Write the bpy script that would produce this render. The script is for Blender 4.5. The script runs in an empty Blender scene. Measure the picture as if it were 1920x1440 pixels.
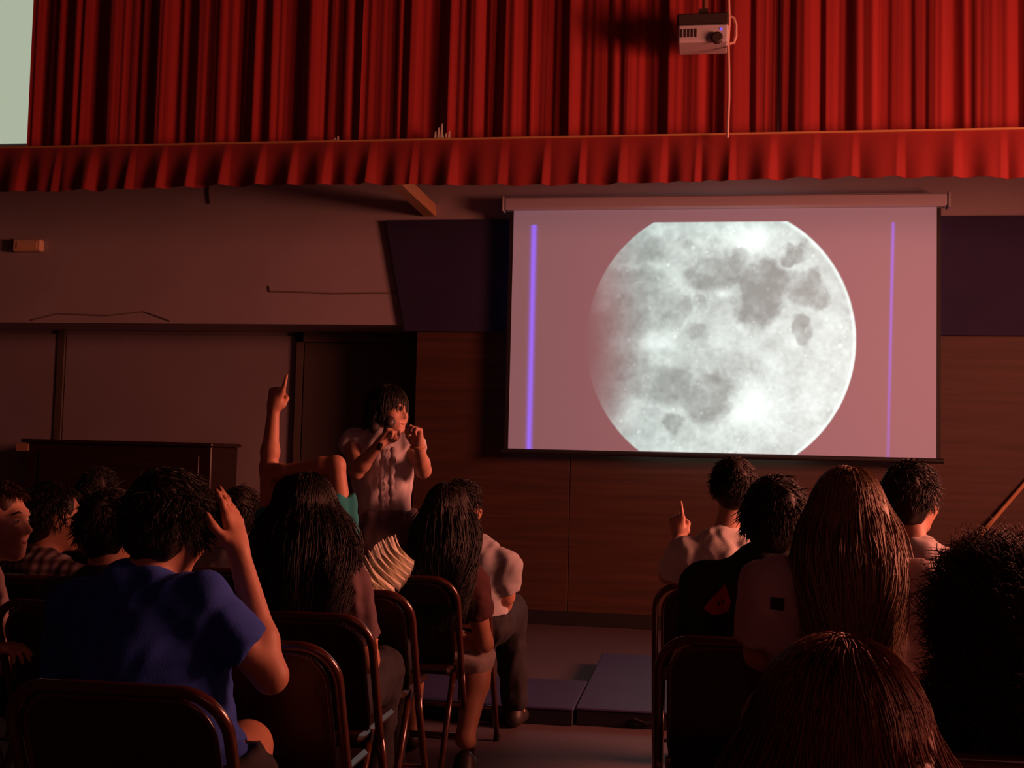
import bpy, math, random
import numpy as np
from mathutils import Vector, Matrix
from mathutils.bvhtree import BVHTree
random.seed(4); RNG = np.random.default_rng(4)
scene = bpy.context.scene; COL = scene.collection
# ------------------------------------------------------------------ camera
F = 2200.0; HC = 1.25; YAW, PITCH, ROLL = [math.radians(a) for a in (9.05, 3.56, 1.4)]
fwd = np.array([-math.sin(YAW)*math.cos(PITCH), math.cos(YAW)*math.cos(PITCH), math.sin(PITCH)])
rt = np.array([math.cos(YAW), math.sin(YAW), 0.0]); up = np.cross(rt, fwd)
CR = rt*math.cos(ROLL)+up*math.sin(ROLL); CU = up*math.cos(ROLL)-rt*math.sin(ROLL); CE = np.array([0, 0, HC])
cam = bpy.data.objects.new('camera', bpy.data.cameras.new('camera')); COL.objects.link(cam)
cam.data.sensor_width = 36; cam.data.lens = F/1920*36; cam.data.clip_start = 0.05
cam.matrix_world = Matrix(((CR[0], CU[0], -fwd[0], 0), (CR[1], CU[1], -fwd[1], 0), (CR[2], CU[2], -fwd[2], HC), (0, 0, 0, 1)))
scene.camera = cam
def onY(px, py, Y):
    v = fwd+CR*(px-960)/F-CU*(py-720)/F
    return CE+v*(Y/v[1])
def onZ(px, py, Z):
    v = fwd+CR*(px-960)/F-CU*(py-720)/F
    return CE+v*((Z-HC)/v[2])
# ------------------------------------------------------------------ world, lights, exposure
w = bpy.data.worlds.new('hall_dimness'); scene.world = w; w.use_nodes = True
w.node_tree.nodes['Background'].inputs[0].default_value = (1.0, 0.28, 0.25, 1)
w.node_tree.nodes['Background'].inputs[1].default_value = 0.010
def area(name, loc, target, sx, sy, power, col):
    l = bpy.data.lights.new(name, 'AREA'); l.shape = 'RECTANGLE'; l.size = sx; l.size_y = sy; l.energy = power; l.color = col
    o = bpy.data.objects.new(name, l); COL.objects.link(o); o.location = loc
    o.rotation_euler = (Vector(target)-Vector(loc)).to_track_quat('-Z', 'Y').to_euler(); return o
area('side_window_glow', (4.45, 4.7, 2.55), (-2.0, 3.5, 1.4), 2.4, 1.6, 430, (1.0, 0.27, 0.17))
area('rear_fill', (2.2, -2.6, 3.4), (-1.0, 8.8, 3.2), 3.0, 1.6, 9, (1.0, 0.25, 0.24))  # added weak frontal fill behind the camera, no visible source
scene.view_settings.view_transform = 'Standard'; scene.view_settings.look = 'None'
scene.view_settings.exposure = 0.0; scene.view_settings.gamma = 1.0; scene.view_settings.use_curve_mapping = False
scene.cycles.use_denoising = True; scene.cycles.max_bounces = 6

# ------------------------------------------------------------------ materials
MATS = {}
def mat(name, col, rough=0.7, metal=0.0, noise=None, spec=0.5, sheen=0.0, bump=None, coat=0.0):
    """noise=(scale xyz, colour2, detail)  bump=(scale, strength)"""
    if name in MATS: return MATS[name]
    m = bpy.data.materials.new(name); m.use_nodes = True; nt = m.node_tree; b = nt.nodes['Principled BSDF']
    b.inputs['Base Color'].default_value = (*col, 1); b.inputs['Roughness'].default_value = rough
    b.inputs['Metallic'].default_value = metal; b.inputs['Specular IOR Level'].default_value = spec
    if sheen: b.inputs['Sheen Weight'].default_value = sheen
    if coat: b.inputs['Coat Weight'].default_value = coat
    if noise or bump:
        tc = nt.nodes.new('ShaderNodeTexCoord')
    if noise:
        mp = nt.nodes.new('ShaderNodeMapping'); mp.inputs['Scale'].default_value = noise[0]
        nz = nt.nodes.new('ShaderNodeTexNoise'); nz.inputs['Scale'].default_value = 1; nz.inputs['Detail'].default_value = noise[2]
        rp = nt.nodes.new('ShaderNodeValToRGB'); rp.color_ramp.elements[0].position = .3; rp.color_ramp.elements[1].position = .7
        rp.color_ramp.elements[0].color = (*col, 1); rp.color_ramp.elements[1].color = (*noise[1], 1)
        nt.links.new(tc.outputs['Object'], mp.inputs[0]); nt.links.new(mp.outputs[0], nz.inputs[0])
        nt.links.new(nz.outputs[0], rp.inputs[0]); nt.links.new(rp.outputs[0], b.inputs['Base Color'])
    if bump:
        n2 = nt.nodes.new('ShaderNodeTexNoise'); n2.inputs['Scale'].default_value = bump[0]; n2.inputs['Detail'].default_value = 4
        bp = nt.nodes.new('ShaderNodeBump'); bp.inputs['Strength'].default_value = bump[1]; bp.inputs['Distance'].default_value = .01
        nt.links.new(tc.outputs['Object'], n2.inputs[0]); nt.links.new(n2.outputs[0], bp.inputs['Height']); nt.links.new(bp.outputs[0], b.inputs['Normal'])
    MATS[name] = m; return m
def emis(name, col, strength):
    m = bpy.data.materials.new(name); m.use_nodes = True; b = m.node_tree.nodes['Principled BSDF']
    b.inputs['Base Color'].default_value = (*col, 1); b.inputs['Emission Color'].default_value = (*col, 1); b.inputs['Emission Strength'].default_value = strength
    return m
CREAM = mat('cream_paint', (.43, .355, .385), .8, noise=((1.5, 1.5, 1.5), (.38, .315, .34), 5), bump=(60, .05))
ALCOVE = mat('shaded_grey_paint', (.32, .26, .29), .75, noise=((1.2, 1.2, 1.2), (.28, .22, .25), 4))  # greyish cream, darkened to carry the shade under the soffit
WOOD = mat('wood_panel', (.088, .034, .018), .6, noise=((1.2, 8, 26), (.052, .019, .011), 6))
BLUE = mat('navy_cloth', (.028, .02, .07), .85, noise=((3, 3, 3), (.02, .015, .055), 4))
REDC = mat('red_curtain_cloth', (.33, .013, .011), .85, noise=((9, 9, .6), (.26, .010, .009), 4), sheen=.2)
REDV = mat('red_valance_cloth', (.30, .014, .012), .85, noise=((7, 7, .8), (.24, .011, .010), 4), sheen=.2)
GOLD = mat('gold_braid', (.55, .26, .1), .5)
BEAMW = mat('pine_beam', (.7, .36, .17), .5, noise=((2, 12, 12), (.6, .29, .13), 5))
BLACK = mat('black_rubber', (.012, .01, .01), .6)
FLOORM = mat('vinyl_floor', (.12, .08, .088), .6, noise=((.9, .9, .9), (.095, .064, .072), 6))
MATM = mat('blue_vinyl_mat', (.04, .032, .11), .55, noise=((2, 2, 2), (.034, .027, .09), 4))
MATSIDE = mat('dark_blue_vinyl', (.008, .008, .02), .7)
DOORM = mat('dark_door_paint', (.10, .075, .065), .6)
CASE = mat('white_enamel', (.60, .56, .66), .45)
PIANO = mat('dark_piano_wood', (.03, .013, .008), .35, noise=((2, 2, 20), (.022, .009, .006), 5))
TUBE = mat('brown_enamel_tube', (.08, .02, .009), .25, spec=.7, coat=.5)
PANEL = mat('brown_chair_panel', (.03, .010, .006), .45, coat=.15)
SKIN = mat('skin', (.52, .25, .15), .55, noise=((14, 14, 14), (.46, .21, .13), 4))
SKIN2 = mat('skin_light', (.62, .34, .24), .55, noise=((14, 14, 14), (.56, .29, .20), 4))
HAIRK = mat('black_brown_hair', (.014, .008, .006), .6)
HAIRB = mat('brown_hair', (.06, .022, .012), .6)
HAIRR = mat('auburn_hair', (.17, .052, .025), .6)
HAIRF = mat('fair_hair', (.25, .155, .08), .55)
GREYP = mat('grey_plastic', (.6, .58, .64), .45)
DARKM = mat('dark_metal', (.05, .035, .03), .5)
SHOEM = mat('dark_shoe', (.03, .02, .02), .5)
PANTS = mat('dark_trousers', (.016, .013, .017), .85)
def cloth(name, col, k=.82):
    return mat(name, col, .9, noise=((8, 8, 8), tuple(c*k for c in col), 4), bump=(220, .15))

# ------------------------------------------------------------------ mesh helpers
class MB:
    def __init__(s): s.v = []; s.f = []
    def add(s, v, f):
        n = len(s.v); s.v += [tuple(p) for p in v]; s.f += [tuple(i+n for i in q) for q in f]; return s
    def box(s, x0, x1, y0, y1, z0, z1, bev=0.0):
        if bev <= 0:
            v = [(x, y, z) for z in (z0, z1) for y in (y0, y1) for x in (x0, x1)]
            return s.add(v, [(0, 2, 3, 1), (4, 5, 7, 6), (0, 1, 5, 4), (2, 6, 7, 3), (0, 4, 6, 2), (1, 3, 7, 5)])
        v = []; b = bev                                     # chamfered box
        for sx, x in ((-1, x0), (1, x1)):
            for sy, y in ((-1, y0), (1, y1)):
                for sz, z in ((-1, z0), (1, z1)):
                    v += [(x, y-sy*b, z-sz*b), (x-sx*b, y, z-sz*b), (x-sx*b, y-sy*b, z)]
        I = lambda i, j, k, a: (i*4+j*2+k)*3+a
        f = []
        for i in (0, 1): f.append((I(i, 0, 0, 0), I(i, 1, 0, 0), I(i, 1, 1, 0), I(i, 0, 1, 0)))
        for j in (0, 1): f.append((I(0, j, 0, 1), I(1, j, 0, 1), I(1, j, 1, 1), I(0, j, 1, 1)))
        for k in (0, 1): f.append((I(0, 0, k, 2), I(1, 0, k, 2), I(1, 1, k, 2), I(0, 1, k, 2)))
        for j in (0, 1):
            for k in (0, 1): f.append((I(0, j, k, 1), I(1, j, k, 1), I(1, j, k, 2), I(0, j, k, 2)))
        for i in (0, 1):
            for k in (0, 1): f.append((I(i, 0, k, 0), I(i, 1, k, 0), I(i, 1, k, 2), I(i, 0, k, 2)))
        for i in (0, 1):
            for j in (0, 1): f.append((I(i, j, 0, 0), I(i, j, 1, 0), I(i, j, 1, 1), I(i, j, 0, 1)))
        for i in (0, 1):
            for j in (0, 1):
                for k in (0, 1): f.append((I(i, j, k, 0), I(i, j, k, 1), I(i, j, k, 2)))
        return s.add(v, f)
    def tube(s, path, r, n=10, closed=False):
        P = [np.array(p, float) for p in path]; m = len(P); v = []; f = []; prev = None
        rr = r if hasattr(r, '__len__') else [r]*m
        for i in range(m):
            t = P[(i+1) % m if closed else min(i+1, m-1)]-P[i-1 if closed else max(i-1, 0)]; t /= np.linalg.norm(t)+1e-9
            a = prev if prev is not None else (np.array([0, 0, 1.]) if abs(t[2]) < .9 else np.array([1., 0, 0]))
            a = a-t*(a@t); a /= np.linalg.norm(a)+1e-9; prev = a; b = np.cross(t, a)
            for k in range(n):
                q = 2*math.pi*k/n; v.append(P[i]+rr[i]*(a*math.cos(q)+b*math.sin(q)))
        for i in range(m if closed else m-1):
            for k in range(n):
                i2 = (i+1) % m; f.append((i*n+k, i*n+(k+1) % n, i2*n+(k+1) % n, i2*n+k))
        if not closed: f += [tuple(range(n))[::-1], tuple((m-1)*n+k for k in range(n))]
        return s.add(v, f)
    def lathe(s, prof, c, n=20, axis='z'):
        v = []; f = []
        for (r, h) in prof:
            for k in range(n):
                a = 2*math.pi*k/n; x, y = r*math.cos(a), r*math.sin(a)
                p = (x, y, h) if axis == 'z' else ((x, h, y) if axis == 'y' else (h, x, y))
                v.append((c[0]+p[0], c[1]+p[1], c[2]+p[2]))
        for i in range(len(prof)-1):
            for k in range(n): f.append((i*n+k, i*n+(k+1) % n, (i+1)*n+(k+1) % n, (i+1)*n+k))
        f += [tuple(range(n))[::-1], tuple((len(prof)-1)*n+k for k in range(n))]
        return s.add(v, f)
    def prism(s, poly, y0, y1):                            # xz polygon extruded in y
        n = len(poly); v = [(x, y0, z) for x, z in poly]+[(x, y1, z) for x, z in poly]
        return s.add(v, [tuple(range(n)), tuple(range(2*n-1, n-1, -1))]+[(i, (i+1) % n, n+(i+1) % n, n+i) for i in range(n)])
    def build(s, name, m, parent=None, smooth=False):
        return link(name, np.array(s.v), s.f, m, parent, smooth)
def link(name, v, f, m, parent=None, smooth=True):
    me = bpy.data.meshes.new(name)
    if isinstance(f, np.ndarray):
        me.vertices.add(len(v)); me.vertices.foreach_set('co', np.ascontiguousarray(v, dtype=np.float32).ravel())
        k = f.shape[1]; me.loops.add(f.size); me.loops.foreach_set('vertex_index', f.astype(np.int32).ravel())
        me.polygons.add(len(f)); me.polygons.foreach_set('loop_start', np.arange(0, f.size, k, dtype=np.int32))
        me.update(calc_edges=True); me.validate()
    else:
        me.from_pydata([tuple(map(float, p)) for p in v], [], f)
        import bmesh
        bm = bmesh.new(); bm.from_mesh(me); bmesh.ops.recalc_face_normals(bm, faces=bm.faces); bm.to_mesh(me); bm.free()
    if smooth: me.polygons.foreach_set('use_smooth', [True]*len(me.polygons))
    me.materials.append(m)
    o = bpy.data.objects.new(name, me); COL.objects.link(o)
    if parent is not None:
        o.parent = parent; o.matrix_parent_inverse = parent.matrix_basis.inverted()
    return o
def empty(name, loc, label, cat, group=None):
    o = bpy.data.objects.new(name, None); COL.objects.link(o); o.location = tuple(map(float, loc)); o.empty_display_size = .1
    o['label'] = label; o['category'] = cat
    if group: o['group'] = group
    return o
def tag(o, label, cat, group=None):
    o['label'] = label; o['category'] = cat
    if group: o['group'] = group
    return o
def struct(o, label=None):
    o['kind'] = 'structure'
    if label: o['label'] = label
    return o

# ------------------------------------------------------------------ the setting
WY = 8.87                                       # front wall
X = lambda px, py=620, Y=WY: float(onY(px, py, Y)[0])
Zt = lambda px, py, Y=WY: float(onY(px, py, Y)[2])
XL, XR = -8.0, 4.6
ZB = Zt(1300, 626); ZT = Zt(1300, 411)          # bottom and top of the navy band
XA = X(780, 700)                                # right side of the alcove
ZS = Zt(400, 607)                               # soffit of the alcove
struct(MB().box(XL, XR, -3, WY+1.0, -.12, 0).build('floor', FLOORM), 'dull grey-brown smooth floor')
struct(MB().box(XL, XR, WY, WY+.25, ZS, 6.2).build('wall_front', CREAM), 'cream wall above the alcove and the wood panelling')
wf = struct(MB().box(XA, XR, WY+.02, WY+.25, 0, ZS).build('wall_front_lower', WOOD), 'brown wood-panelled lower wall')
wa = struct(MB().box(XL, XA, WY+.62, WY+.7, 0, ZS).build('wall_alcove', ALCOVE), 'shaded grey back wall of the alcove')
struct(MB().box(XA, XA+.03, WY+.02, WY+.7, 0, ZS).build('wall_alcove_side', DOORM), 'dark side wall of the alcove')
struct(MB().box(XL, XA+.03, WY+.25, WY+.7, ZS, ZS+.04).build('ceiling', CREAM), 'cream soffit of the alcove')
x = XA; i = 0
while x < XR-.05:                               # plywood panels of the wainscot
    x2 = min(x+1.22, XR); MB().box(x+.002, x2-.002, WY-.012, WY+.02, .1, ZB+.02, .003).build('panel', WOOD, wf); x = x2
for a, b in ((XL, X(108, 750, WY+0.620)), (X(120, 750, WY+0.620), X(556, 750, WY+0.620))):
    MB().box(a+.01, b-.01, WY+0.595, WY+0.620, .05, ZS-.03, .004).build('panel', ALCOVE, wa)
MB().box(X(108, 750, WY+0.620)-.005, X(120, 750, WY+0.620)+.005, WY+0.580, WY+0.620, 0, ZS, .004).build('post', DOORM, wa)
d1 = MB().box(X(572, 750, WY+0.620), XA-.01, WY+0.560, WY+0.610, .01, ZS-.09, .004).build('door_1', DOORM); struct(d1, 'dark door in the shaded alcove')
MB().box(X(558, 750, WY+0.620), X(570, 750, WY+0.620), WY+0.550, WY+0.620, 0, ZS).box(X(558, 750, WY+0.620), XA-.005, WY+0.550, WY+0.620, ZS-.085, ZS-.002).build('door_frame', mat('dark_frame', (.12, .085, .075), .6), d1)
hb = MB().lathe([(.022, 0), (.022, -.02), (.01, -.02), (.01, -.05)], (X(572, 750, WY+0.620)+.07, WY+0.560, 1.03), 12, 'y').tube([(X(572, 750, WY+.62)+.07, WY+.51, 1.03), (X(572, 750, WY+.62)+.19, WY+.51, 1.03)], .009, 8).build('door_handle', DARKM, d1)
struct(MB().box(XA+.03, XR, WY-.028, WY+.02, 0, .105, .004).build('baseboard_front', BLACK), 'black baseboard under the wood panelling')
# navy cloth band behind the screen, slanted left end
bp = [(X(726, 414), Zt(726, 414)), (XR, ZT-.0), (XR, ZB), (X(762, 622), ZB)]
tag(MB().prism([(bp[0][0], ZT), bp[1], bp[2], bp[3]], WY-.05, WY-.002).build('wall_banner', BLUE), 'long navy blue cloth band on the wall behind the projection screen', 'banner')
# right side wall with the curtained windows that light the hall
struct(MB().box(XR, XR+.2, -3, WY+.25, 0, 1.3).box(XR, XR+.2, -3, WY+.25, 2.95, 6.2).box(XR, XR+.2, 6.0, WY+.25, 1.3, 2.95).box(XR, XR+.2, 2.95, 3.25, 1.3, 2.95).box(XR, XR+.2, -3, .3, 1.3, 2.95).build('wall_right', CREAM), 'cream side wall with two windows')
for n, (a, b) in enumerate(((.3, 2.95), (3.25, 6.0))):
    o = MB().box(XR+.06, XR+.14, a, a+.06, 1.3, 2.95).box(XR+.06, XR+.14, b-.06, b, 1.3, 2.95).box(XR+.06, XR+.14, a, b, 1.3, 1.36).box(XR+.06, XR+.14, a, b, 2.89, 2.95).box(XR+.06, XR+.14, (a+b)/2-.03, (a+b)/2+.03, 1.3, 2.95).build('window_%d' % (n+2), CASE)
    struct(o, 'white framed side window'); MB().box(XR+.095, XR+.105, a+.06, b-.06, 1.36, 2.89).build('pane', mat('orange_blind', (.6, .2, .1), .8), o)

# window at the upper left, uncovered by the curtain
CY = 7.62; VY = 7.48                            # curtain and valance planes
wx1 = X(110, 130); w1 = MB().box(wx1-1.5, wx1, WY-.03, WY-.005, 3.72, 5.2).build('window_1', CASE); struct(w1, 'bright pale window beside the red curtain')
MB().box(wx1-1.45, wx1-.002, WY-.036, WY-.03, 3.75, 5.15).build('pane', emis('pale_daylight', (.70, .80, .60), .56), w1)

# ------------------------------------------------------------------ curtains
def fold_sheet(x0, x1, z0, z1, y, fn, rows=8, dx=.006):
    nx = int((x1-x0)/dx)+1; xs = np.linspace(x0, x1, nx); zs = np.linspace(z0, z1, rows)
    V = np.zeros((rows, nx, 3)); 
    for j, z in enumerate(zs):
        t = (z-z0)/(z1-z0); dxv, dyv, dzv = fn(xs, t)
        V[j, :, 0] = xs+dxv; V[j, :, 1] = y+dyv; V[j, :, 2] = z+dzv
    I = np.arange(rows*nx).reshape(rows, nx)
    Q = np.stack([I[:-1, :-1], I[:-1, 1:], I[1:, 1:], I[1:, :-1]], -1).reshape(-1, 4)
    v = V.reshape(-1, 3); b = v.copy(); b[:, 1] += .006; n = len(v)
    return np.vstack([v, b]), np.vstack([Q, Q[:, ::-1]+n])
lam = np.array([.36, .21, .135, .092, .061, .043]); amp = np.array([.018, .012, .0075, .0045, .002, .001])
def curt_fn(seed):
    r = np.random.default_rng(seed); ph = r.uniform(0, 6.28, 6); wob = r.uniform(0, 6.28, 6)
    def fn(xs, t):
        d = np.zeros_like(xs)
        for k in range(6):
            s = np.sin(2*np.pi*xs/lam[k]+ph[k]+.5*np.sin(2*np.pi*xs/(lam[k]*3.7)+wob[k])+.25*t*math.sin(wob[k]))
            d += amp[k]*np.sign(s)*np.abs(s)**.75
        return .012*np.sin(2*np.pi*xs/.3+ph[0])*(1-t), d*(1.05-.25*t), 0*xs
    return fn
ZR = Zt(1000, 258, VY)                          # rail height
edges = [X(56, 130, CY), X(676, 130, CY), X(1462, 130, CY), 4.4]
clab = ['dim dark red pleated curtain panel beside the bright window', 'long red pleated curtain panel behind the ceiling projector', 'bright red pleated curtain panel at the upper right']
for k in range(3):
    v, f = fold_sheet(edges[k]+.004, edges[k+1]-.004, ZR-.12, 5.3, CY+(.02 if k == 1 else 0), curt_fn(11+k))
    tag(link('curtain', v, f, REDC), clab[k], 'curtain', 'red curtain panels')
# pleated valance hanging from the rail
def val_fn(xs, t):
    per = .262; u = ((xs+.07*np.sin(xs*1.9)+.02*np.sin(xs*7))/per) % 1.0
    saw = np.clip(u/.86, 0, 1)**1.3-np.clip((u-.86)/.14, 0, 1)
    flare = (1-t)**.8
    y = -.045*saw*flare-.012*np.sin(xs*31+2*np.sin(xs*3))*flare-.02*flare
    return -.015*saw*flare, y, .006*np.sin(xs*23+1.3*np.sin(xs*5))*(1-t)+.012*np.sin(xs*1.7)*(1-t)
vz0 = Zt(1000, 346, VY)
v, f = fold_sheet(XL+.2, 4.4, vz0, ZR-.006, VY, val_fn, 9, .007)
val = tag(link('valance', v, f, REDV), 'narrow pleated red valance running below the long curtains', 'valance')
rail = MB().box(XL+.2, 4.4, VY-.012, VY+.02, ZR-.008, ZR+.004).build('gold_braid', GOLD, val)
for bx, bz, hh in ((X(828, 250, CY), ZR+.0, .12), (X(842, 250, CY), ZR, .07), (X(636, 250, CY), ZR, .05)):  # white flecks stand in for daylight showing through gaps in the curtain
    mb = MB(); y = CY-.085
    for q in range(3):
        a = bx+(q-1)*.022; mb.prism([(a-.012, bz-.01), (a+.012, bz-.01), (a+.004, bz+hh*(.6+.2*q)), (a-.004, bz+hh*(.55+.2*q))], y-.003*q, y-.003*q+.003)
    tag(mb.build('gap_light_fleck', mat('white_gap_light', (.85, .78, .66), .7)), 'small white fleck painted as light through a curtain gap above the valance' if hh < .06 else ('tall ragged white fleck painted as light through the curtain gap' if hh > .1 else 'shorter ragged white fleck of painted gap light beside the taller one'), 'painted gap light')
# beam from the wall to the curtain rail
be = onY(806, 406, WY); bx = float(be[0]); bz = float(be[2])
o = MB().box(bx-.05, bx+.05, VY+.12, WY, bz, bz+.095, .006).build('wooden_beam', BEAMW); tag(o, 'orange wooden beam between the wall and the valance', 'beam')

# ------------------------------------------------------------------ projection screen
sx0, sx1 = X(958, 620, WY-.18), X(1756, 620, WY-.18); sz0, sz1 = Zt(1350, 850, WY-.18), Zt(1350, 372, WY-.18); SY = WY-.18
scr = empty('projection_screen', ((sx0+sx1)/2, SY, sz0), 'white pull-down projection screen showing a bright full moon', 'screen')
MB().box(sx0-.07, sx1+.07, SY-.045, SY+.06, Zt(1350, 392, SY), sz1+.02, .015).build('housing', CASE, scr)
for a in (sx0-.085, sx1+.07): MB().box(a, a+.015, SY-.05, SY+.065, Zt(1350, 394, SY), sz1+.025, .004).build('end_cap', GREYP, scr)
for a in (sx0-.03, sx1): MB().box(a, a+.03, SY+.002, SY+.006, sz0-.03, Zt(1350, 394, SY)).build('black_border', BLACK, scr)
MB().tube([(sx0-.05, SY+.003, sz0-.02), (sx1+.05, SY+.003, sz0-.02)], .018, 12).build('bottom_bar', BLACK, scr)
for a in (sx0-.06, sx1+.06): MB().box(a-.015, a+.015, SY+.05, WY-.001, sz1-.05, sz1, .003).build('wall_bracket', DARKM, scr)
# the projected picture, computed per vertex on the canvas
NX, NZ = 520, 300
uu, vv = np.meshgrid(np.linspace(0, 1, NX), np.linspace(0, 1, NZ))
U = 958+uu*798; Vp = 850-vv*458                 # picture laid out on the canvas, 798 by 458 units
def vnoise(x, y, seed):
    r = np.random.default_rng(seed); T = r.random((64, 64)); xi = np.floor(x).astype(int); yi = np.floor(y).astype(int); fx = x-xi; fy = y-yi
    fx = fx*fx*(3-2*fx); fy = fy*fy*(3-2*fy); g = lambda a, b: T[a % 64, b % 64]
    return (g(xi, yi)*(1-fx)+g(xi+1, yi)*fx)*(1-fy)+(g(xi, yi+1)*(1-fx)+g(xi+1, yi+1)*fx)*fy
def fbm(x, y, seed, o=5): return sum(vnoise(x*2**k, y*2**k, seed+k)*.5**(k+1) for k in range(o))
wx = U+62*(fbm(U/40, Vp/40, 1)-.5); wy = Vp+62*(fbm(U/40, Vp/40, 20)-.5)
cx, cy, R = 1359., 640., 254.
rr = np.hypot((U-cx), (Vp-cy)*.985)/R
lum = .80+.46*(fbm(U/34, Vp/34, 40)-.5)+.12*(fbm(U/11, Vp/11, 46, 3)-.5)
def blob(x, y, a, b, soft=.42): 
    d = np.hypot((wx-x)/a, (wy-y)/b); return np.clip((1.22-d)/soft, 0, 1)
dark = np.zeros_like(U)
for (x, y, a, b, s) in ((1352, 510, 62, 38, .40), (1440, 545, 50, 50, .48), (1531, 546, 33, 36, .42), (1490, 472, 27, 19, .42), (1517, 620, 22, 18, .36), (1480, 530, 30, 24, .3), (1210, 560, 66, 56, .36), (1168, 622, 52, 48, .36), (1275, 585, 42, 26, .30), (1322, 625, 34, 20, .27), (1250, 720, 62, 42, .33), (1345, 738, 46, 46, .37), (1280, 794, 26, 18, .37), (1165, 705, 60, 70, .36), (1197, 462, 60, 30, .26), (1400, 700, 50, 20, .12), (1330, 580, 18, 10, .2), (1308, 470, 40, 16, .16)):
    dark = np.maximum(dark, s*blob(x, y, a, b))
lum = lum-dark*(.45+.75*fbm(U/22, Vp/22, 60))+.22*(fbm(U/7, Vp/7, 80, 3)-.44)
for (x, y, a, b, s) in ((1425, 772, 48, 42, .34), (1417, 452, 48, 34, .34), (1233, 646, 46, 16, .25), (1500, 720, 80, 90, .12), (1365, 552, 16, 8, .3), (1245, 540, 40, 60, .06), (1560, 640, 30, 120, .14)):
    lum = lum+s*np.exp(-(((U-x)/a)**2+((Vp-y)/b)**2))
ang = np.arctan2(Vp-775, U-1428); dist = np.hypot(Vp-775, U-1428)
lum += .06*(np.sin(ang*17)+np.sin(ang*29+1))**2*.3*np.exp(-dist/110)
r0 = np.random.default_rng(9)
for q in range(90):
    a = r0.uniform(0, 6.28); d = R*math.sqrt(r0.random())*.97; x = cx+d*math.cos(a); y = cy+d*math.sin(a); s = r0.uniform(1.5, 4.2)
    dd = np.hypot(U-x, Vp-y); lum += r0.uniform(.05, .22)*np.exp(-((dd/s)**2))-.05*np.exp(-((dd-s*1.6)/1.5)**2)
lum = np.clip(lum, .2, 1.25)
mask = np.clip((1-rr)*R/2.2, 0, 1)*(Vp > 418)*(Vp < 849.5)
fade = np.clip((U-cx+R*1.02)/150+.38*np.abs((Vp-cy)/R)**2.2, 0, 1); fade = fade*fade*(3-2*fade)
limb = np.exp(-((rr-.985)/.012)**2)*np.clip((U-cx)/60, 0, 1)*.35
E = (lum*.86+limb)*mask*fade
E = np.clip(E, 0, 1.1)
En = np.clip((lum-.30)/.75, 0, 1.15)+limb
T_ = np.stack([.27+.58*En**1.3, .315+.66*En**1.3, .30+.63*En**1.3], -1)*(mask*fade)[..., None]
colr = np.clip(T_-np.array([.27, .10, .11])*np.clip(mask*fade, 0, 1)[..., None], 0, 2)
bl = np.exp(-((U-999)/5.2)**2)*(Vp > 420); br = np.exp(-((U-(1678-(Vp-418)*.018))/2.6)**2)*(Vp > 420)*(.95-.5*(Vp-420)/430)
for m_, k in ((bl, .95), (br, .75)):
    colr += m_[..., None]*np.array([.10, .055, .85])*k
verts = np.stack([sx0+uu*(sx1-sx0), np.full_like(uu, SY), sz0+vv*(Zt(1350, 391, SY)-sz0)], -1).reshape(-1, 3)
I = np.arange(NX*NZ).reshape(NZ, NX); Q = np.stack([I[:-1, :-1], I[:-1, 1:], I[1:, 1:], I[1:, :-1]], -1).reshape(-1, 4)
bk = verts.copy(); bk[:, 1] += .002
cm = bpy.data.materials.new('projected_moon'); cm.use_nodes = True; nt = cm.node_tree; b = nt.nodes['Principled BSDF']
b.inputs['Base Color'].default_value = (.52, .50, .68, 1); b.inputs['Roughness'].default_value = .9
at = nt.nodes.new('ShaderNodeAttribute'); at.attribute_name = 'picture'; nt.links.new(at.outputs['Color'], b.inputs['Emission Color']); b.inputs['Emission Strength'].default_value = 1.0
cv = link('canvas', verts, Q, cm, scr)
ca = cv.data.color_attributes.new('picture', 'FLOAT_COLOR', 'POINT')
full = np.concatenate([(colr+np.array([.06, .046, .058])).reshape(-1, 3), np.ones((NX*NZ, 1))], 1).astype(np.float32); ca.data.foreach_set('color', full.ravel())

# ------------------------------------------------------------------ projector
pj = onY(1318, 72, 7.36); pr = empty('projector', pj, 'small grey ceiling projector hanging in front of the red curtain', 'projector')
k = 7.36/2200; px, py, pz = map(float, pj); W2 = 47*k
MB().box(px-W2, px+W2, py-.1, py+.14, pz-17*k, pz+17*k, .012).build('body', GREYP, pr)
MB().box(px-W2-.005, px+W2, py-.07, py+.12, pz+18*k, pz+42*k, .01).box(px-.03, px+.03, py-.02, py+.05, pz+42*k, pz+55*k).build('mount_bracket', DARKM, pr)
MB().tube([(px+.01, py+.02, pz+.1), (px+.01, py+.02, 5.6)], .018, 12).build('ceiling_pole', mat('brown_pole', (.2, .07, .04), .5), pr)
MB().lathe([(.036, 0), (.036, -.025), (.028, -.03)], (px+26*k, py-.1, pz-12*k), 18, 'y').build('lens', DARKM, pr)
MB().lathe([(.009, 0), (.007, -.004)], (px+33*k, py-.1, pz+6*k), 12, 'y').build('status_light', emis('blue_led', (.15, .12, 1.0), .9), pr)
for q in range(5): MB().box(px-W2+.02+q*.022, px-W2+.03+q*.022, py-.104, py-.099, pz-8*k, pz+8*k).build('vent_slot', DARKM, pr)
cb = [onY(1366, y, 7.36)+np.array([.004*math.sin(y*.05), 0, 0]) for y in (-60, 0, 40, 80, 130, 180, 225)]+[onY(1364, 258, 7.38)]
CORD = mat('pale_cord', (.75, .45, .38), .6)
MB().tube(cb, .0095, 8).tube([onY(x, y, 7.36) for x, y in ((1368, 30), (1376, 34), (1380, 46), (1380, 68), (1376, 80), (1368, 82))], .009, 8).build('cable', CORD, pr)

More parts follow.
